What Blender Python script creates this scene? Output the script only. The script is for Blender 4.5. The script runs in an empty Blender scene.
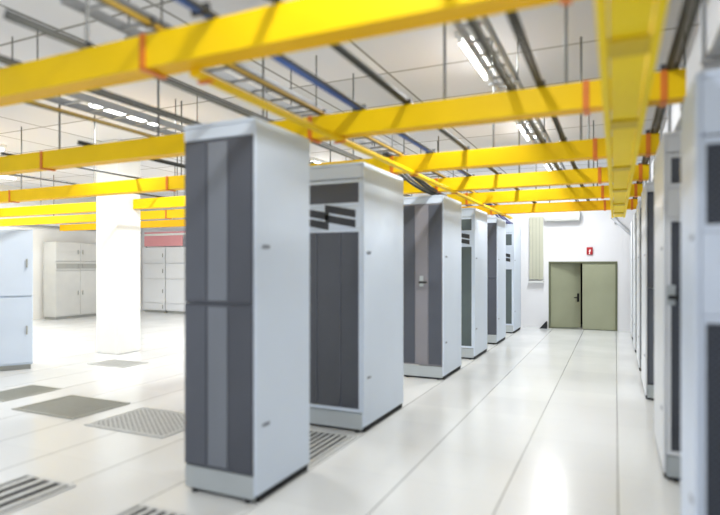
import bpy, bmesh, math, random
from mathutils import Vector, Matrix
random.seed(7)
C = bpy.context.scene.collection

# ------------------------------------------------------------------ materials
def mat(name, col, rough=0.5, metal=0.0, noise=0.04, scale=3.0, bump=0.0, spec=0.5, bscale=60.0):
    m = bpy.data.materials.new(name); m.use_nodes = True
    nt = m.node_tree; b = nt.nodes['Principled BSDF']
    b.inputs['Roughness'].default_value = rough
    b.inputs['Metallic'].default_value = metal
    b.inputs['Specular IOR Level'].default_value = spec
    tc = nt.nodes.new('ShaderNodeTexCoord')
    n = nt.nodes.new('ShaderNodeTexNoise'); n.inputs['Scale'].default_value = scale; n.inputs['Detail'].default_value = 4
    nt.links.new(tc.outputs['Object'], n.inputs['Vector'])
    r = nt.nodes.new('ShaderNodeValToRGB')
    r.color_ramp.elements[0].position = 0.3; r.color_ramp.elements[1].position = 0.7
    lo = [max(0, c*(1-noise)) for c in col]; hi = [min(1, c*(1+noise)) for c in col]
    r.color_ramp.elements[0].color = (*lo, 1); r.color_ramp.elements[1].color = (*hi, 1)
    nt.links.new(n.outputs['Fac'], r.inputs['Fac'])
    nt.links.new(r.outputs['Color'], b.inputs['Base Color'])
    if bump:
        n2 = nt.nodes.new('ShaderNodeTexNoise'); n2.inputs['Scale'].default_value = bscale
        nt.links.new(tc.outputs['Object'], n2.inputs['Vector'])
        bp = nt.nodes.new('ShaderNodeBump'); bp.inputs['Strength'].default_value = bump
        nt.links.new(n2.outputs['Fac'], bp.inputs['Height']); nt.links.new(bp.outputs['Normal'], b.inputs['Normal'])
    return m

def srgb(r, g, b):
    f = lambda c: (c/255/12.92) if c/255 <= .04045 else ((c/255+.055)/1.055)**2.4
    return (f(r), f(g), f(b))

def emit(name, col, s):
    m = bpy.data.materials.new(name); m.use_nodes = True
    b = m.node_tree.nodes['Principled BSDF']
    b.inputs['Base Color'].default_value = (*col, 1)
    b.inputs['Emission Color'].default_value = (*col, 1); b.inputs['Emission Strength'].default_value = s
    return m

def perforated(name, base, hole, pitch, thr=0.25, rough=.45):
    """sheet metal with a regular pattern of punched holes"""
    m = bpy.data.materials.new(name); m.use_nodes = True
    nt = m.node_tree; b = nt.nodes['Principled BSDF']; b.inputs['Roughness'].default_value = rough
    tc = nt.nodes.new('ShaderNodeTexCoord'); sp = nt.nodes.new('ShaderNodeSeparateXYZ')
    nt.links.new(tc.outputs['Object'], sp.inputs[0])
    def M(op, a, c=None):
        n = nt.nodes.new('ShaderNodeMath'); n.operation = op
        if isinstance(a, (int, float)): n.inputs[0].default_value = a
        else: nt.links.new(a, n.inputs[0])
        if c is not None:
            if isinstance(c, (int, float)): n.inputs[1].default_value = c
            else: nt.links.new(c, n.inputs[1])
        return n.outputs[0]
    k = 2*math.pi/pitch
    s = M('MULTIPLY', M('SINE', M('MULTIPLY', sp.outputs['X'], k)), M('SINE', M('MULTIPLY', sp.outputs['Z'], k)))
    f = M('GREATER_THAN', s, thr)
    mx = nt.nodes.new('ShaderNodeMix'); mx.data_type = 'RGBA'
    nt.links.new(f, mx.inputs['Factor'])
    mx.inputs['A'].default_value = (*base, 1); mx.inputs['B'].default_value = (*hole, 1)
    nt.links.new(mx.outputs['Result'], b.inputs['Base Color'])
    return m

def floor_mat():
    m = bpy.data.materials.new('raised_floor_tiles'); m.use_nodes = True
    nt = m.node_tree; b = nt.nodes['Principled BSDF']
    b.inputs['Specular IOR Level'].default_value = 0.45
    tc = nt.nodes.new('ShaderNodeTexCoord'); sp = nt.nodes.new('ShaderNodeSeparateXYZ')
    nt.links.new(tc.outputs['Object'], sp.inputs[0])
    def M(op, a, c=None):
        n = nt.nodes.new('ShaderNodeMath'); n.operation = op
        if isinstance(a, (int, float)): n.inputs[0].default_value = a
        else: nt.links.new(a, n.inputs[0])
        if c is not None:
            if isinstance(c, (int, float)): n.inputs[1].default_value = c
            else: nt.links.new(c, n.inputs[1])
        return n.outputs[0]
    T = 0.777
    def seam(ax, off, wd):
        fr = M('FRACT', M('DIVIDE', M('ADD', ax, 50*T-off), T))
        d = M('MINIMUM', fr, M('SUBTRACT', 1.0, fr))
        return M('LESS_THAN', d, wd/T)
    s1 = seam(sp.outputs['X'], 0.018, 0.0042)
    s2 = M('MULTIPLY', seam(sp.outputs['Y'], 0.30, 0.002), 0.22)
    s = M('MAXIMUM', s1, s2)
    # every tile a hair different
    ix = M('FLOOR', M('DIVIDE', M('ADD', sp.outputs['X'], 50*T-0.018), T)); iy = M('FLOOR', M('DIVIDE', M('ADD', sp.outputs['Y'], 50*T-0.30), T))
    cb = nt.nodes.new('ShaderNodeCombineXYZ'); nt.links.new(ix, cb.inputs[0]); nt.links.new(iy, cb.inputs[1])
    wn = nt.nodes.new('ShaderNodeTexWhiteNoise'); nt.links.new(cb.outputs[0], wn.inputs['Vector'])
    tone = nt.nodes.new('ShaderNodeMix'); tone.data_type = 'RGBA'
    tone.inputs['A'].default_value = (*srgb(220, 221, 220), 1); tone.inputs['B'].default_value = (*srgb(227, 228, 226), 1)
    nt.links.new(wn.outputs['Value'], tone.inputs['Factor'])
    mx = nt.nodes.new('ShaderNodeMix'); mx.data_type = 'RGBA'
    nt.links.new(s, mx.inputs['Factor']); nt.links.new(tone.outputs['Result'], mx.inputs['A'])
    mx.inputs['B'].default_value = (*srgb(105, 105, 103), 1)
    nt.links.new(mx.outputs['Result'], b.inputs['Base Color'])
    n = nt.nodes.new('ShaderNodeTexNoise'); n.inputs['Scale'].default_value = 1.3; n.inputs['Detail'].default_value = 3
    nt.links.new(tc.outputs['Object'], n.inputs['Vector'])
    rr = nt.nodes.new('ShaderNodeMapRange'); rr.inputs['To Min'].default_value = 0.15; rr.inputs['To Max'].default_value = 0.26
    nt.links.new(n.outputs['Fac'], rr.inputs['Value']); nt.links.new(rr.outputs['Result'], b.inputs['Roughness'])
    return m

def ceiling_mat():
    m = bpy.data.materials.new('ceiling_boards'); m.use_nodes = True
    nt = m.node_tree; b = nt.nodes['Principled BSDF']; b.inputs['Roughness'].default_value = .9
    tc = nt.nodes.new('ShaderNodeTexCoord')
    br = nt.nodes.new('ShaderNodeTexBrick'); br.offset = 0
    br.inputs['Scale'].default_value = 1.0; br.inputs['Brick Width'].default_value = 1.3; br.inputs['Row Height'].default_value = 1.3
    br.inputs['Mortar Size'].default_value = .018
    br.inputs['Color1'].default_value = (*srgb(238, 239, 242), 1); br.inputs['Color2'].default_value = (*srgb(218, 220, 224), 1)
    br.inputs['Mortar'].default_value = (*srgb(150, 150, 146), 1)
    nt.links.new(tc.outputs['Object'], br.inputs['Vector'])
    nt.links.new(br.outputs['Color'], b.inputs['Base Color'])
    return m

M = {
 'floor': floor_mat(), 'ceiling': ceiling_mat(),
 'wall': mat('white_wall_paint', srgb(236, 236, 238), .85, noise=.015, scale=.8),
 'wall_warm': mat('warm_white_wall_paint', srgb(240, 239, 234), .85, noise=.015, scale=.8),
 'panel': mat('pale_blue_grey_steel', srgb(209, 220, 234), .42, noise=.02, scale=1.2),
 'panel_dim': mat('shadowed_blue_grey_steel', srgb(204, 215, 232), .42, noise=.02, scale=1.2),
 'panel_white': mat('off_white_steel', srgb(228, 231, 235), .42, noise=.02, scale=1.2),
 'gap': mat('black_gap_shade', (.012, .012, .013), .8, noise=.2),
 'dark_door': perforated('perforated_charcoal_door', srgb(98, 103, 114), srgb(68, 73, 83), .02),
 'dark_mid': mat('slate_grey_door_centre', srgb(122, 128, 138), .4, noise=.03),
 'dark_edge': mat('charcoal_door_edge', srgb(78, 82, 92), .45, noise=.05),
 'glass_dark': mat('smoked_door_glass', srgb(74, 77, 84), .22, noise=.05, scale=2),
 'glass_green': mat('green_smoked_door_glass', srgb(88, 98, 98), .22, noise=.05, scale=2),
 'mauve': mat('mauve_grey_door_steel', srgb(134, 132, 138), .45, noise=.03),
 'mesh_blue': perforated('perforated_navy_grey_door', srgb(62, 70, 84), srgb(26, 31, 42), .03, -.1),
 'plinth': mat('pale_plinth_steel', srgb(182, 189, 192), .45, noise=.03),
 'logo': mat('dark_badge_ink', srgb(52, 54, 58), .5, noise=.05),
 'yellow': mat('yellow_enamel', srgb(248, 205, 4), .5, noise=.05, scale=1.5, spec=.2),
 'amber': mat('amber_enamel', srgb(248, 190, 2), .5, noise=.05, scale=1.5, spec=.2),
 'tray_yellow': mat('bright_yellow_enamel', srgb(255, 220, 4), .5, noise=.04, scale=1.5, spec=.2),
 'orange': mat('orange_bracket_paint', srgb(222, 120, 14), .45, noise=.08, scale=6),
 'olive': mat('dull_yellow_band', srgb(214, 182, 24), .5, noise=.06, scale=4, spec=.2),
 'black_cable': mat('black_cable_sheath', srgb(52, 53, 50), .55, noise=.1),
 'grey_cable': mat('grey_cable_sheath', srgb(118, 118, 112), .55, noise=.08),
 'blue_cable': mat('blue_cable_sheath', srgb(52, 96, 172), .5, noise=.08),
 'navy_cable': mat('navy_cable_sheath', srgb(40, 48, 120), .5, noise=.08),
 'gold_cable': mat('ochre_cable_sheath', srgb(176, 142, 40), .5, noise=.08),
 'rod': mat('zinc_rod', srgb(120, 121, 118), .4, .4, noise=.05),
 'zinc': mat('galvanised_steel', srgb(168, 170, 172), .4, .3, noise=.08, scale=8),
 'duct': mat('light_grey_duct_sheet', srgb(196, 198, 202), .4, .1, noise=.05, scale=3),
 'door': mat('olive_green_door_paint', srgb(158, 161, 134), .5, noise=.05, scale=1.4),
 'door_frame': mat('dark_olive_door_frame', srgb(104, 108, 82), .5, noise=.05),
 'black': mat('black_plastic', srgb(24, 24, 25), .4, noise=.1),
 'red': mat('red_sign_plastic', srgb(176, 20, 34), .4, noise=.05),
 'sign_white': mat('white_sign_ink', srgb(245, 225, 225), .5, noise=.02),
 'beige': mat('beige_grey_panel', srgb(196, 196, 176), .5, noise=.03),
 'beige_rib': mat('darker_beige_rib', srgb(176, 176, 156), .5, noise=.03),
 'white_plastic': mat('white_plastic', srgb(232, 232, 228), .4, noise=.02),
 'grille': mat('pale_grille_bars', srgb(192, 193, 190), .4, noise=.04, scale=10),
 'grille_grey': mat('grey_grille_bars', srgb(160, 161, 152), .45, noise=.05, scale=10),
 'void_shade': mat('dark_void_shade', srgb(26, 26, 26), .9, noise=.2),
 'void_shade_grey': mat('grey_void_shade', srgb(128, 128, 120), .9, noise=.1),
 'grey_unit': mat('warm_grey_unit_steel', srgb(206, 206, 202), .45, noise=.03),
 'grey_unit_dark': mat('darker_warm_grey_strip', srgb(160, 161, 156), .5, noise=.03),
 'pink': mat('faded_red_band', srgb(226, 156, 160), .5, noise=.03),
 'tube': emit('fluorescent_tube', (1, 1, 1), 9.0),
}

# ------------------------------------------------------------------ mesh helpers
class MB:
    def __init__(s): s.bm = bmesh.new()
    def box(s, x0, x1, y0, y1, z0, z1, bev=0.0):
        t = bmesh.new(); bmesh.ops.create_cube(t, size=1)
        for v in t.verts:
            v.co = Vector((x0 + (v.co.x+.5)*(x1-x0), y0 + (v.co.y+.5)*(y1-y0), z0 + (v.co.z+.5)*(z1-z0)))
        if bev: bmesh.ops.bevel(t, geom=t.edges[:], offset=bev, segments=2, affect='EDGES', profile=.5)
        me = bpy.data.meshes.new('t'); t.to_mesh(me); t.free(); s.bm.from_mesh(me); bpy.data.meshes.remove(me)
        return s
    def prism(s, pts, axis, a, b):
        """closed outline pts (2D) extruded along axis from a to b"""
        def at(p, q):
            if axis == 'x': return (q, p[0], p[1])
            if axis == 'y': return (p[0], q, p[1])
            return (p[0], p[1], q)
        v0 = [s.bm.verts.new(at(p, a)) for p in pts]; v1 = [s.bm.verts.new(at(p, b)) for p in pts]
        n = len(pts); s.bm.faces.new(v0); s.bm.faces.new(v1[::-1])
        for i in range(n): s.bm.faces.new((v0[i], v1[i], v1[(i+1) % n], v0[(i+1) % n]))
        return s
    def tube(s, pts, r, seg=8):
        pts = [Vector(p) for p in pts]; rings = []
        for i, p in enumerate(pts):
            d = (pts[min(i+1, len(pts)-1)] - pts[max(i-1, 0)]).normalized()
            up = Vector((0, 0, 1)) if abs(d.z) < .95 else Vector((1, 0, 0))
            a = d.cross(up).normalized(); b = a.cross(d)
            rings.append([s.bm.verts.new(p + r*(math.cos(2*math.pi*k/seg)*a + math.sin(2*math.pi*k/seg)*b)) for k in range(seg)])
        for i in range(len(rings)-1):
            for k in range(seg):
                s.bm.faces.new((rings[i][k], rings[i][(k+1) % seg], rings[i+1][(k+1) % seg], rings[i+1][k]))
        s.bm.faces.new(rings[0][::-1]); s.bm.faces.new(rings[-1])
        return s
    def build(s, name, m, parent=None, smooth=False):
        bmesh.ops.recalc_face_normals(s.bm, faces=s.bm.faces[:])
        me = bpy.data.meshes.new(name); s.bm.to_mesh(me); s.bm.free()
        if smooth:
            for p in me.polygons: p.use_smooth = True
        me.materials.append(M[m] if isinstance(m, str) else m)
        o = bpy.data.objects.new(name, me); C.objects.link(o)
        if parent: o.parent = parent
        return o

def tag(o, label=None, cat=None, group=None, kind=None):
    if label: o['label'] = label
    if cat: o['category'] = cat
    if group: o['group'] = group
    if kind: o['kind'] = kind
    return o
def thing(name, label, cat, loc=(0, 0, 0), rz=0, group=None):
    o = bpy.data.objects.new(name, None); C.objects.link(o); o.empty_display_size = .2
    o.location = loc; o.rotation_euler = (0, 0, rz)
    return tag(o, label, cat, group)
def struct(o): o['kind'] = 'structure'; return o
def copy_tree(o, parent=None):
    c = o.copy(); C.objects.link(c)
    if parent: c.parent = parent
    for ch in list(o.children): copy_tree(ch, c)
    return c

# ------------------------------------------------------------------ setting
XL, XR, YB, YF, ZC = -16.7, 2.2, 16.0, -1.6, 4.13
struct(MB().box(XL-.2, XR+.2, YF, YB+1.6, -.2, 0).build('floor', 'floor'))
struct(MB().box(XL-.2, XR+.2, YF, YB+.2, ZC, ZC+.15).build('ceiling', 'ceiling'))
DX0, DX1, DZ = -1.66, .05, 1.82
b = MB(); b.box(XL, DX0, YB, YB+.18, 0, ZC); b.box(DX1, XR, YB, YB+.18, 0, ZC); b.box(DX0, DX1, YB, YB+.18, DZ, ZC)
struct(b.build('wall_back', 'wall'))
struct(MB().box(XL-.18, XL, YF, YB, 0, ZC).build('wall_left', 'wall_warm'))
struct(MB().box(XR, XR+.18, YF, YB, 0, ZC).build('wall_right', 'wall'))
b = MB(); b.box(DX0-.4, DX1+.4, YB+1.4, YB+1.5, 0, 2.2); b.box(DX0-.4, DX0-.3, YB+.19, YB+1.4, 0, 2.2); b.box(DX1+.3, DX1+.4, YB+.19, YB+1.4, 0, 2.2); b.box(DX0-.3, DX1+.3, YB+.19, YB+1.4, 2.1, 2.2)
struct(b.build('wall_lobby_dark', 'gap'))  # black walls paint in the darkness behind the ajar door
# the double door
dr = bpy.data.objects.new('door_1', None); C.objects.link(dr); dr.location = ((DX0+DX1)/2, YB, 0); struct(dr)
hw = (DX1-DX0)/2
b = MB(); b.box(-hw, -hw+.045, -.02, .1, 0, DZ); b.box(hw-.045, hw, -.02, .1, 0, DZ); b.box(-hw+.045, hw-.045, -.02, .1, DZ-.045, DZ)
b.build('door_frame', 'door_frame', dr)
lw = hw-.05
def leaf():
    b = MB(); b.box(0, lw, 0, .045, .012, DZ-.05, .004); return b
l1 = leaf().build('door_leaf', 'door', dr); l1.location = (-hw+.048, .045, 0); l1.rotation_euler.z = math.radians(21)
l2 = leaf().build('door_leaf', 'door', dr); l2.location = (hw-.048-lw+.002, .012, 0)
h = MB(); h.box(lw-.1, lw-.045, -.012, 0, .72, .95, .004); h.tube([(lw-.07, 0, .84), (lw-.07, -.05, .84), (lw-.19, -.055, .835)], .013); h.tube([(lw-.07, -.015, .76), (lw-.07, -.025, .76)], .018)
h.build('door_handle', 'black', l1)
MB().box(-hw+.05, hw-.05, -.005, .1, .0005, .008).build('threshold', 'door_frame', dr)
# wedge stop on the floor at the hinge side
w = MB().prism([(-.13, 0), (.06, 0), (.06, .19), (.03, .19)], 'y', -.07, .07)
w = w.build('door_wedge', 'black'); w.location = (-1.745, 15.85, .001); tag(w, 'small black wedge on the floor against the wall beside the olive double door', 'door wedge')

# white wall trunking on the hall's far side wall
t = thing('wall_trunking', 'long white trunking with a painted grey shadow line below it along the side wall of the hall', 'trunking', (XL, 0, 3.0))
MB().box(.002, .12, 3, 15.9, 0, .12, .008).build('cover', 'white_plastic', t)
MB().box(.002, .10, 3, 15.9, -.055, -.002).build('shadow_strip', 'grey_unit_dark', t)  # grey strip stands for the shadow line under the trunking

# square column
c = MB().box(-.29, .29, -.29, .29, 0, ZC, .02).build('column', 'wall_warm'); c.location = (-8.95, 8.0, 0)
c.rotation_euler.z = 0
struct(c)

# ------------------------------------------------------------------ equipment racks
RH = 2.76
def side_seams(b, x, y0, y1, s):
    # two flush fixing strips and a lock on the end panel; s = outward direction along x
    pass

def rack(label, x, y, w, d, style, side, H=RH, cls='rows of equipment racks along the aisle', panel='panel', stile=.035, win=None, badge=True, handle=True):
    """front faces -Y. side=+1: the end panel faces +X (x is the panel's plane); side=-1: it faces -X."""
    t = thing('equipment_rack', label, 'equipment rack', (x, y, 0), 0, cls)
    xa, xb = (-w, 0) if side > 0 else (0, w)          # local x range, end panel at local x = 0
    px = -0.024 if side > 0 else 0.024
    # carcass: back, top, floor, far side (open front closed by the doors)
    ci0, ci1 = (xa, px) if side > 0 else (px, xb)
    b = MB(); b.box(ci0, ci1, .045, d, .2, H-.03, .004)
    b.build('carcass', panel, t)
    b = MB(); b.box(ci0-.0 if side > 0 else ci0, ci1, 0, d, H-.028, H, .006)
    top = b.build('top_cover', panel, t)
    # end panel with a shadow gap, latch slots
    e = MB(); a0, a1 = (px+.001, 0) if side > 0 else (0, px-.001)
    e.box(a0, a1, .002, d-.002, .06, H-.004, .007)
    ep = e.build('end_panel', panel, t)
    q0, q1 = (.0005, .006) if side > 0 else (-.006, -.0005)
    for zz in (1.84, .55):
        MB().box(q0, q1, .08, .17, zz-.012, zz+.012, .002).build('panel_latch', 'dark_mid', ep)
    # black block painted as the shade under the rack, then the plinth
    MB().box(xa+.02 if side > 0 else .012, -.012 if side > 0 else xb-.02, .06, d-.02, .001, .055).build('base_gap_shade', 'gap', t)
    p = MB(); p.box(xa+.004 if side > 0 else px+.001, px-.001 if side > 0 else xb-.004, .012, .043, .03, .195, .004)
    p.build('plinth', 'plinth', t)
    for fx in (xa+.09, xb-.09):
        MB().tube([(fx, .03, .0005), (fx, .03, .012), (fx, .03, .03)], .025, 10).build('levelling_foot', 'black', t)
    # front
    f0, f1 = (xa+.004, px-.001) if side > 0 else (px+.001, xb-.004)
    def stiles(b, z0, z1, sw=stile, rw=.035):
        b.box(f0, f0+sw, .002, .042, z0, z1, .003); b.box(f1-sw, f1, .002, .042, z0, z1, .003)
        b.box(f0+sw, f1-sw, .002, .042, z0, z0+rw, .003); b.box(f0+sw, f1-sw, .002, .042, z1-rw, z1, .003)
    g0, g1 = f0+stile, f1-stile
    if style in ('window', 'mesh'):
        u1, u0, l1 = win or (2.60, 2.345, 2.055)
        gm = 'glass_dark' if style == 'window' else 'mesh_blue'
        if cls.startswith('green'): gm = 'glass_green'
        hd = MB(); hd.box(f0, f1, .003, .042, H-.16+(u1-2.60), H-.032, .004)
        hd.build('head_panel', panel, t)
        up = MB(); stiles(up, u0-.03, min(u1+.03, H-.17+(u1-2.60))); up = up.build('upper_door', panel, t)
        MB().box(g0, g1, .012, .03, u0, u1-.005).build('upper_pane', gm, up)
        band = MB().box(f0, f1, .002, .042, l1+.032, u0-.032, .004).build('badge_band', panel, t)
        lo = MB(); stiles(lo, .205, l1+.03); lo = lo.build('lower_door', panel, t)
        MB().box(g0, g1, .012, .03, .24, l1-.005).build('lower_pane', gm, lo)
        for k in (.3, .7):
            xx = g0+(g1-g0)*k
            MB().box(xx-.006, xx+.006, .008, .0119, .24, l1-.005).build('pane_rib', 'dark_edge', lo)
        # badge: two pairs of slanted dark bars
        zc = (l1+u0)/2; s = min(1.3, (u0-l1)/.24)
        wd = (g1-g0)
        for (c0, off) in ((.26, .02), (.70, .035)) if badge else ():
            for k in (-1, 1):
                xm = g0+wd*c0; hw_ = wd*.25
                zz = zc + off*s - .012*s + k*.042*s
                bb = MB(); bb.prism([(xm-hw_, zz+.050*s), (xm+hw_, zz-.006*s), (xm+hw_, zz-.070*s), (xm-hw_, zz-.014*s)], 'y', -.003, .0019)
                bb.build('badge_bar', 'logo', band)
        hx = f0+.03 if side < 0 else f1-.055
        hp = lo; hz = 1.46
        if style == 'mesh': hz = 1.0
    else:
        hd = MB().box(f0, f1, .003, .042, H-.12, H-.032, .004).build('head_panel', panel, t)
        dm = 'mauve' if style == 'mauve' else 'dark_door'
        em = 'dark_edge'
        ct = 'mauve' if style == 'mauve' else 'dark_mid'
        halves = [(.205, H-.125)] if style == 'mauve' else [(.205, 1.42), (1.425, H-.125)]
        for i, (z0, z1) in enumerate(halves):
            dd = MB(); dd.box(f0, f1, .008, .042, z0, z1, .004)
            dd = dd.build('door', 'dark_edge' if style != 'mauve' else 'mauve', t)
            W = f1-f0
            MB().box(f0+W*.02, f0+W*.33, .002, .0079, z0+.02, z1-.02).build('mesh_panel', 'dark_edge' if style != 'slate' else 'dark_door', dd)
            MB().box(f0+W*.36, f0+W*.64, .0, .0079, z0+.02, z1-.02, .002).build('centre_panel', ct, dd)
            MB().box(f0+W*.67, f1-W*.02, .002, .0079, z0+.02, z1-.02).build('mesh_panel', 'dark_edge', dd)
            hp = dd
        hx = f0+(f1-f0)*.5; hz = 1.46
    if handle and style in ('mauve', 'window'):
        hb = MB(); hb.box(hx-.03, hx+.03, -.006, .001, hz-.07, hz+.09, .002); hb = hb.build('handle_plate', 'plinth', hp)
        hh = MB(); hh.tube([(hx, 0, hz), (hx, -.045, hz), (hx+.02, -.055, hz)], .012); hh.box(hx-.025, hx+.1, -.068, -.045, hz-.022, hz+.01, .006)
        hh.build('handle', 'black', hb)
    # cable collar on the roof
    k = MB(); m0 = (f0+f1)/2; k.box(m0-.18, m0+.18, d*.3, d*.7, H+.0005, H+.035, .006); k.build('cable_collar', 'grey_unit_dark', t)
    return t

XLE = -2.312      # plane of the end panels left of the aisle
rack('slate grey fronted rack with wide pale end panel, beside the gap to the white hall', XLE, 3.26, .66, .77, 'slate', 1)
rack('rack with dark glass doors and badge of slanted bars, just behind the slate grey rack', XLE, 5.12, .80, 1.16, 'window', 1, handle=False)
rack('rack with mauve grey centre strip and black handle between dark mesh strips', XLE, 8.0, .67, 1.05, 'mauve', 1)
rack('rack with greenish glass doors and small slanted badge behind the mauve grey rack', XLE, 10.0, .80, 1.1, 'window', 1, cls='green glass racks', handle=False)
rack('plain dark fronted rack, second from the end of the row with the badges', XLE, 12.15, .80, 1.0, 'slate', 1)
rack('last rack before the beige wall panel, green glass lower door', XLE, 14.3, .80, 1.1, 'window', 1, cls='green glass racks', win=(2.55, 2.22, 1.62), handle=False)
for o in C.objects:
    if o.get('group') in ('green glass racks',): o['group'] = 'rows of equipment racks along the aisle'

XRE = .345
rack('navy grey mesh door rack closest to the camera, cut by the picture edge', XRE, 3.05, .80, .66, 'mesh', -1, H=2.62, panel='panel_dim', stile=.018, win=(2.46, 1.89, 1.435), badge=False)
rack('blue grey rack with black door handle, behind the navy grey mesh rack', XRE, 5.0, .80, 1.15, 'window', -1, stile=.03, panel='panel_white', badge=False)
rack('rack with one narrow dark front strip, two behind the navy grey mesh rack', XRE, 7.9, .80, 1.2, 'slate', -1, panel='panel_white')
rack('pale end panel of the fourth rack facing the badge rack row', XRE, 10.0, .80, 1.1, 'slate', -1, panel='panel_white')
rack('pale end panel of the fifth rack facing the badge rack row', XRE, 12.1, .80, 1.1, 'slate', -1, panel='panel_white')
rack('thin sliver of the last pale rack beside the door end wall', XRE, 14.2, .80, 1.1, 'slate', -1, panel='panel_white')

# ------------------------------------------------------------------ yellow overhead beams across the hall
def beam(label, y, x0, x1, m):
    t = thing('cable_beam', label, 'cable tray beam', (0, y, 2.83), 0, 'yellow beams across the hall')
    w = .16; hgt = .19
    b = MB(); b.box(x0, x1, 0, .012, 0, hgt, .002); b.box(x0, x1, w-.012, w, 0, hgt, .002)
    b.build('side_rail', m, t)
    MB().box(x0+.01, x1-.01, .0125, w-.0125, .004, .016).build('bottom_plate', 'amber', t)
    for bx in (-.19, .30, -2.45, -6.0, -9.6):
        if x0 < bx < x1:
            q = MB(); q.box(bx-.022, bx+.022, -.008, -.0005, -.008, hgt+.004, .002); q.box(bx-.022, bx+.022, -.008, w+.008, -.014, -.0005, .002); q.box(bx-.022, bx+.022, w+.0005, w+.008, -.008, hgt+.004, .002)
            q.build('joint_bracket', 'orange', t)
    for rx in (-.33, -1.25, -3.0, -4.3, -5.8, -7.6, -9.4, -11.5, -13.6):
        if x0+.05 < rx < x1-.05:
            r = MB(); r.tube([(rx, w/2, .017), (rx, w/2, ZC-2.83-.004)], .011, 8); r.tube([(rx, w/2, .017), (rx, w/2, .05)], .024, 6)
            r.build('hanger_rod', 'rod', t)
    return t
for lab, y, x0, x1, m in (
    ('thick yellow beam closest to the camera, crossing the top corner of the picture', 2.36, -4.6, .06, 'yellow'),
    ('yellow beam above the slate grey rack, with orange end beside the mesh door rack', 4.27, -11.5, .43, 'yellow'),
    ('yellow beam just behind the badge rack with dark glass doors', 6.24, -14.5, .40, 'yellow'),
    ('yellow beam above the mauve grey centred rack', 8.09, -15.6, .40, 'yellow'),
    ('yellow beam above the greenish glass badge rack', 9.95, -16.2, .40, 'yellow'),
    ('deepest yellow beam, last before the door wall', 12.15, -16.2, .40, 'amber')):
    beam(lab, y, x0, x1, m)

# wide yellow tray along the aisle, hung below the beams
t = thing('cable_tray', 'wide flat yellow cable tray running lengthwise above the aisle floor', 'cable tray', (.056, 0, 2.70))
for s in (-1, 1):
    MB().box(min(s*.088, s*.128), max(s*.088, s*.128), .9, 12.7, 0, .115, .003).build('side_rail', 'tray_yellow', t)
MB().box(-.081, .081, .9, 12.7, .014, .03).build('floor_plate', 'tray_yellow', t)
for yy in (2.72, 4.25, 6.22, 8.07, 9.93, 11.6):
    MB().box(-.0875, .0875, yy, yy+.22, -.002, .0135, .003).build('cross_band', 'olive', t)  # duller yellow bands across the tray underside
# slim yellow rail above the row of end panels
t = thing('cable_rail', 'slim yellow rail running lengthwise just above the badge rack row', 'cable rail', (-2.20, 0, 2.795))
MB().box(-.035, .035, 2.5, 13.2, -.0, .034, .004).build('rail', 'yellow', t)
for yy in (2.6, 4.36, 6.33, 8.17, 10.03, 12.22):
    MB().box(-.05, .05, yy-.02, yy+.02, -.012, -.001, .002).build('clip', 'orange', t)

# ------------------------------------------------------------------ cables lying on the beams
ZT = 2.83+.19
def bundle(label, x, y0, y1, cols, z=ZT, r=.013):
    t = thing('cable_bundle', label, 'cable bundle', (x, 0, z), 0, 'cable bundles on the yellow beams')
    n = len(cols)
    pk = [(-1.05, 1.02), (1.05, 1.02), (0, 2.86), (3.15, 1.02), (-3.15, 1.02), (2.1, 2.86)]
    for i, cname in enumerate(cols):
        ph = random.uniform(0, 6)
        a, bb = pk[i]
        pts = []
        k = int((y1-y0)/.45)
        for j in range(k+1):
            y = y0+(y1-y0)*j/k
            pts.append((a*r*1.05+.004*math.sin(ph+y*2.1), y, bb*r+.003+.003*math.sin(ph+y*1.7)))
        MB().tube(pts, r, 7).build('cable', cname, t, True)
    y = y0+.5
    while y < y1-.3:
        MB().box(-4.4*r, 4.4*r, y-.012, y+.012, 2*r*.02, 4.1*r, .003).build('cable_tie', 'black', t) if n > 3 else MB().box(-2.3*r, 2.3*r, y-.012, y+.012, 2*r*.02, 4.1*r, .003).build('cable_tie', 'black', t)
        y += 2.0
    return t
K, G, B, O = 'black_cable', 'grey_cable', 'blue_cable', 'gold_cable'
for a in (
    ('dark cable bundle on the beams between wide yellow tray and mesh door rack', .335, 1.8, 12.6, [K, G, K, K]),
    ('dark cable bundle on the beams next to the aisle ceiling lights, tray side', -.50, 1.8, 12.6, [K, K, G]),
    ('thin grey and black bundle on the beams between two darker bundles near the ceiling lights', -.71, 1.8, 12.6, [K, G]),
    ('dark bundle on the beams midway between ceiling lights and blue cable', -1.55, 1.8, 12.6, [K, K, G]),
    ('bright blue cable bundle on the beams above the rack row', -1.98, 1.8, 9.9, [B, B, B, K]),
    ('black and ochre bundle on the beams directly above the rack end panels', -2.34, 1.8, 12.6, [K, O, K]),
    ('black bundle on the beams behind the slate grey rack top', -2.95, 1.9, 12.6, [K, G, K]),
    ('grey and black bundle over the open hall, first beyond the rack row', -3.62, 2.0, 12.4, [K, G, K]),
    ('black bundle with ochre cable over the open hall, second beyond the rack row', -4.35, 2.2, 12.4, [K, O]),
    ('grey bundle over the open hall, third beyond the rack row', -5.3, 4.2, 12.4, [G, K, G]),
    ('black bundle over the open hall, fourth beyond the rack row', -6.6, 4.2, 12.4, [K, K]),
    ('grey bundle over the open hall, the one closest to the white column', -8.0, 4.2, 12.4, [G, K])):
    bundle(*a)
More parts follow.
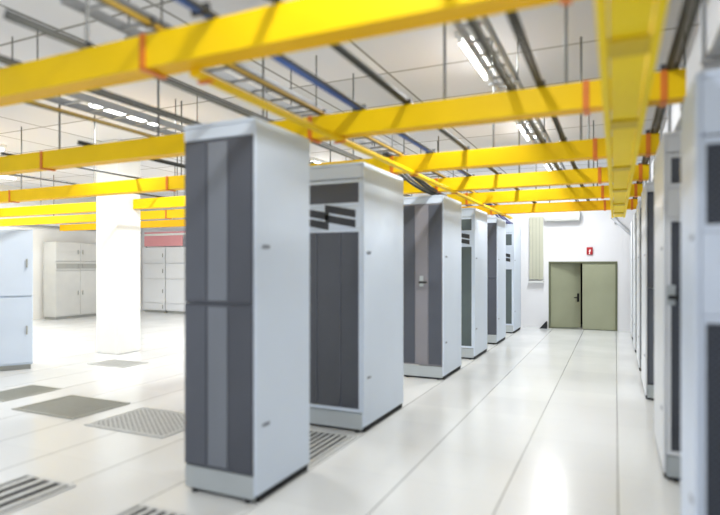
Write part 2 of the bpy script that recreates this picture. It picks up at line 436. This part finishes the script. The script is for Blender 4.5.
# drops from the rail onto the rack tops
def drop(name, label, x, ya, yb, cols):
    """cables that leave a beam top at ya and sag down onto a rack top at yb"""
    t = thing(name, label, 'cable drop', (x, 0, 0), 0, 'cable drops onto rack tops')
    for i, cname in enumerate(cols):
        ox = -.042*i
        pts = [(ox, ya-.12, 3.041)]
        for j in range(15):
            u = j/14
            pts.append((ox + .02*math.sin(3*u+i), ya+.17+(yb-ya-.17)*u, 3.041-(3.041-2.817)*u**.8 - .03*math.sin(u*math.pi)*(1+.2*i)))
        pts.append((ox+.01, yb+.25, 2.817))
        MB().tube(pts, .019, 8).build('cable', cname, t, True)
drop('cable_drop', 'thick dark cables sagging from a yellow beam onto the mauve grey rack top', -2.46, 6.24, 8.35, [K, K, G, K])
drop('cable_drop', 'thick navy blue cables sagging from the deepest yellow beam to the last rack top', -2.46, 12.15, 14.65, ['navy_cable', 'navy_cable', 'navy_cable'])

# grey ladder trays high under the ceiling
def ladder(label, x, y0, y1, z, w=.3):
    t = thing('ladder_tray', label, 'ladder tray', (x, 0, z), 0, 'grey ladder trays under the ceiling')
    for s in (-1, 1):
        MB().box(s*w/2-.012, s*w/2+.012, y0, y1, 0, .08, .002).build('side_rail', 'zinc', t)
    n = int((y1-y0)/.34); r0 = MB().box(-w/2+.0125, w/2-.0125, 0, .035, .01, .03).build('rung', 'zinc', t); r0.location.y = y0+.15
    for i in range(1, n):
        c = r0.copy(); C.objects.link(c); c.location.y = y0+.15+i*.34
    y = y0+.6
    while y < y1:
        for s in (-1, 1):
            MB().tube([(s*(w/2+.02), y, .0), (s*(w/2+.02), y, ZC-z-.004)], .008, 6).build('hanger_rod', 'rod', t)
        MB().box(-w/2-.05, w/2+.05, y-.02, y+.02, -.024, -.001).build('cross_bar', 'zinc', t)
        y += 2.4
ladder('grey ladder tray high over the slate grey rack', -3.3, 2.6, 13.5, 3.5)
ladder('grey ladder tray high over the open hall beside the white column', -5.6, 3.2, 13.5, 3.55, .36)
ladder('grey ladder tray high over the aisle between ceiling lights and blue cables', -1.05, 2.9, 13.0, 3.62, .22)

# sheet duct over the mesh door rack row
t = thing('air_duct', 'light grey sheet metal air duct above the navy grey mesh door rack', 'air duct', (0, 0, 0))
MB().box(.52, 1.05, 2.3, 12.5, 3.02, 3.34, .02).build('duct_body', 'duct', t)
for yy in (2.9, 4.1, 5.3, 6.5, 7.7, 8.9, 10.1, 11.3):
    q = MB(); q.box(.49, 1.08, yy, yy+.05, 2.99, 3.019, .004); q.box(.49, .519, yy, yy+.05, 3.02, 3.37, .004)
    q.build('flange', 'zinc', t)
for yy in (3.3, 6.1, 9.3, 12.0):
    MB().tube([(.6, yy, 3.3), (.6, yy, ZC-.004)], .01, 6).build('hanger_rod', 'rod', t)

# ------------------------------------------------------------------ ceiling lights
def light_fix(label, x, y, grp, L=1.25, p=60):
    t = thing('ceiling_light', label, 'ceiling light', (x, y, ZC), 0, grp)
    q = MB().prism([(-.10, -.001), (.10, -.001), (.085, -.07), (-.085, -.07)], 'y', -L/2-.03, L/2+.03); q.build('housing', 'white_plastic', t)
    for s in (-1, 1):
        MB().tube([(s*.045, -L/2, -.095), (s*.045, 0, -.095), (s*.045, L/2, -.095)], .024, 10).build('tube', 'tube', t, True)
        for e in (-1, 1):
            MB().box(s*.045-.02, s*.045+.02, e*(L/2+.012)-.012, e*(L/2+.012)+.012, -.115, -.0705, .002).build('tube_holder', 'white_plastic', t)
    ld = bpy.data.lights.new('tube_lamp', 'AREA'); ld.shape = 'RECTANGLE'; ld.size = .2; ld.size_y = L; ld.energy = p
    ld.color = (.955, .98, 1)
    lo = bpy.data.objects.new('tube_lamp', ld); C.objects.link(lo); lo.location = (x, y, ZC-.125)
AG = 'ceiling lights above the aisle'
light_fix('large ceiling light above the aisle, first of the line from the camera', -1.42, 6.3, AG, p=95)
light_fix('ceiling light above the aisle, second of the line, seen beyond the beam with orange end', -1.42, 10.0, AG, p=95)
light_fix('small ceiling light above the aisle, last of the line before the door wall', -1.42, 14.0, AG, p=95)
light_fix('added unseen ceiling light above the aisle on the camera side of the thick yellow beam', -1.0, 2.0, AG, p=60)  # added out of view, continuing the row, to brighten the nearest rack panels
HG = 'ceiling lights over the open hall'
light_fix('ceiling light over the open hall, above the thick beam and farther from the column', -6.9, 6.3, HG, p=150)
light_fix('ceiling light over the hall, hidden between beams behind the slate grey rack', -6.2, 11.5, HG, p=150)
light_fix('ceiling light over the hall in front of the white column', -11.2, 6.5, HG, p=150)
light_fix('ceiling light over the hall behind the white column', -9.8, 12.5, HG, p=150)
light_fix('ceiling light over the hall by the side wall trunking', -14.6, 9.0, HG, p=150)

# ------------------------------------------------------------------ floor grilles
def grille(label, x0, x1, y0, y1, bars='y', n=14, m='grille', void_shade='void_shade', cross=0):
    t = thing('floor_grille', label, 'floor grille', ((x0+x1)/2, (y0+y1)/2, 0), 0, 'air grilles set in the raised floor')
    w, d = (x1-x0)/2, (y1-y0)/2; z = .0008
    MB().box(-w+.01, w-.01, -d+.01, d-.01, z, z+.002).build('backing', void_shade, t)  # sheet coloured for the shade of the void below the slats
    f = .035
    q = MB(); q.box(-w, w, -d, -d+f, z, .010, .001); q.box(-w, w, d-f, d, z, .010, .001); q.box(-w, -w+f, -d+f, d-f, z, .010, .001); q.box(w-f, w, -d+f, d-f, z, .010, .001)
    q.build('frame', m, t)
    s = MB()
    def lines(ax, n, zz):
        if ax == 'y':
            p = (2*w-2*f)/n
            for i in range(n): s.box(-w+f+p*(i+.5)-p*.21, -w+f+p*(i+.5)+p*.21, -d+f, d-f, z+.0021, zz)
        else:
            p = (2*d-2*f)/n
            for i in range(n): s.box(-w+f, w-f, -d+f+p*(i+.5)-p*.21, -d+f+p*(i+.5)+p*.21, z+.0021, zz)
    lines(bars, n, .0085)
    if cross: lines('x' if bars == 'y' else 'y', cross, .0075)
    s.build('slats', m, t)
grille('slatted floor grille in front of the badge rack, beside its pale end panel line', -3.12, -2.335, 4.08, 5.0, 'y', 11)
grille('fine mesh floor grille behind the slate grey rack', -5.15, -4.05, 4.15, 4.98, 'y', 14, 'grille', 'void_shade', 13)
grille('grey floor grille in the middle of the open white floor', -6.5, -5.45, 4.25, 5.05, 'y', 12, 'grille_grey', 'void_shade_grey')
grille('grey floor grille beside the base of the pale blue cabinet', -7.55, -6.95, 4.45, 5.25, 'y', 12, 'grille_grey', 'void_shade_grey')
grille('faint small floor grille close to the white column', -8.3, -7.45, 6.75, 7.3, 'y', 12, 'grille', 'void_shade_grey')
grille('coarse barred floor grille in the bottom corner of the picture by the hall', -4.35, -3.78, 2.2, 2.98, 'y', 4, 'grille', 'void_shade')
grille('slatted floor grille at the foot of the slate grey rack front', -3.1, -2.45, 2.2, 2.95, 'y', 7, 'grille', 'void_shade')

# ------------------------------------------------------------------ back wall fittings
t = thing('exit_sign', 'small red sign with white figure on the wall above the double door', 'sign', (-.62, YB, 2.02))
MB().box(-.075, .075, -.05, -.001, -.02, .18, .01).build('sign_box', 'red', t)
g = MB()
g.prism([(-.01, .045), (.022, .06), (.03, .10), (.012, .135), (-.012, .1), (-.022, .07)], 'y', -.054, -.0505)
g.prism([(-.02, .0), (.012, .0), (.006, .042), (-.012, .042)], 'y', -.054, -.0505)
g.build('sign_mark', 'sign_white', t)

t = thing('wall_panel', 'tall narrow beige panel on the white wall beside the last badge rack', 'wall panel', (-1.98, YB, 1.33))
MB().box(-.18, .18, -.09, -.001, 0, 1.72, .008).build('panel', 'beige', t)
for xx in (-.09, .0, .09):
    MB().box(xx-.008, xx+.008, -.098, -.0905, .03, 1.69).build('rib', 'beige_rib', t)
s = MB().box(-.2, .2, -.13, -.001, -.09, -.04, .006).build('ledge', 'white_plastic'); s.location = (-1.98, YB, 1.33)
s.name = 'wall_ledge'; tag(s, 'short white ledge on the wall just below the tall beige panel', 'ledge')

t = thing('air_conditioner', 'white wall air conditioner just under the deepest yellow beam', 'air conditioner', (-1.3, YB, 2.92))
MB().prism([(-.001, 0), (-.18, 0), (-.22, .06), (-.22, .22), (-.18, .26), (-.001, .26)], 'x', -.44, .44).build('body', 'white_plastic', t)
MB().box(-.40, .40, -.205, -.03, -.012, -.001).build('air_outlet', 'grey_unit_dark', t)
t = thing('wall_bar', 'grey conduit slanting across the white wall above the door', 'bar', (0, YB, 0))
MB().tube([(-.08, -.06, 2.98), (.2, -.06, 2.7), (.75, -.06, 2.15)], .05, 10).build('bar_body', 'duct', t, True)  # grey bar drawn for a faint diagonal tone on the wall
for q in ((.0, 2.9), (.45, 2.45)):
    MB().box(q[0]-.02, q[0]+.02, -.055, -.001, q[1]-.1, q[1]+.1).build('bar_tab', 'zinc', t)

# ------------------------------------------------------------------ pale cabinets across the hall
def cabinet(name, label, cat, loc, rz, w, d, H, m, lines=(), band=None, doors=2, grp=None):
    """front faces -Y locally, origin at the front centre on the floor"""
    t = thing(name, label, cat, loc, rz, grp)
    MB().box(-w/2, w/2, .03, d, .08, H, .01).build('body', m, t)
    MB().box(-w/2+.03, w/2-.03, .06, d-.03, .001, .079).build('plinth', 'grey_unit_dark', t)
    dw = w/doors
    for i in range(doors):
        x0 = -w/2+dw*i+.006; x1 = x0+dw-.012
        edges = [.1]+list(lines)+[H-.01]
        for a, c in zip(edges[:-1], edges[1:]):
            dd = MB().box(x0, x1, 0, .028, a+.012, c-.012, .006).build('door', m, t)
            hx = x1-.08 if i % 2 == 0 else x0+.08
            MB().box(hx-.012, hx+.012, -.03, -.0005, (a+c)/2-.07, (a+c)/2+.07, .004).build('handle', 'grey_unit_dark', dd)
    if band:
        MB().box(-w/2+.01, w/2-.01, -.012, -.0005, band[0], band[1], .002).build('dark_band', 'grey_unit_dark', t)
    return t
cabinet('equipment_cabinet', 'pale blue grey cabinet at the very edge of the picture beside the white hall', 'equipment cabinet', (-8.95, 5.73, 0), math.radians(56), .8, .7, 2.3, 'panel', (1.2,), doors=1)
cabinet('cooling_unit', 'wide pale grey unit with dark band between pale cabinet and white column', 'cooling unit', (-16.0, 12.75, 0), math.radians(90), 1.75, .6, 2.47, 'grey_unit', (1.55, 1.85), (1.62, 1.78), doors=2)
for i, (xx, lab) in enumerate(((-15.3, 'pale cabinet with door lines under the faded red band, beside the white column'), (-14.2, 'pale cabinet with door lines under the faded red band, beside the slate grey rack'))):
    cabinet('storage_cabinet', lab, 'storage cabinet', (xx, 15.25, 0), 0, 1.06, .7, 2.38, 'panel_white', (.35, 1.23, 1.8), doors=1, grp='pale cabinets under the red band')
t = thing('wall_banner', 'faded red and white banner band above the pale cabinets across the hall', 'banner', (-14.75, 15.3, 0))
MB().box(-1.05, .75, -.01, .03, 2.42, 2.80, .003).build('red_band', 'pink', t)
MB().box(-1.05, 1.05, -.01, .03, 2.803, 2.88, .003).build('white_band', 'white_plastic', t)
MB().box(-1.05, 1.05, -.01, .03, 2.883, 2.94, .003).build('thin_red_band', 'pink', t)
b = MB()
for xx in (-1.0, .7): b.box(xx-.02, xx+.02, .031, .06, 2.381, 2.93)
b.build('post', 'zinc', t)

# ------------------------------------------------------------------ world, view, camera
w = bpy.data.worlds.new('world'); bpy.context.scene.world = w; w.use_nodes = True
w.node_tree.nodes['Background'].inputs['Color'].default_value = (.93, .96, 1, 1)
w.node_tree.nodes['Background'].inputs['Strength'].default_value = 1.0
vs = bpy.context.scene.view_settings
vs.view_transform = 'Standard'; vs.look = 'None'; vs.exposure = 0; vs.gamma = 1
cd = bpy.data.cameras.new('camera'); cam = bpy.data.objects.new('camera', cd); C.objects.link(cam)
cam.location = (0, 0, 1.7); cam.rotation_euler = (math.radians(90), 0, math.atan(255.3/555))
cd.sensor_width = 36; cd.lens = 36*555/720; cd.shift_y = 8.5/720; cd.clip_start = .05
cd.dof.use_dof = True; cd.dof.focus_distance = 15.0; cd.dof.aperture_fstop = cd.lens/1000/.045
bpy.context.scene.camera = cam
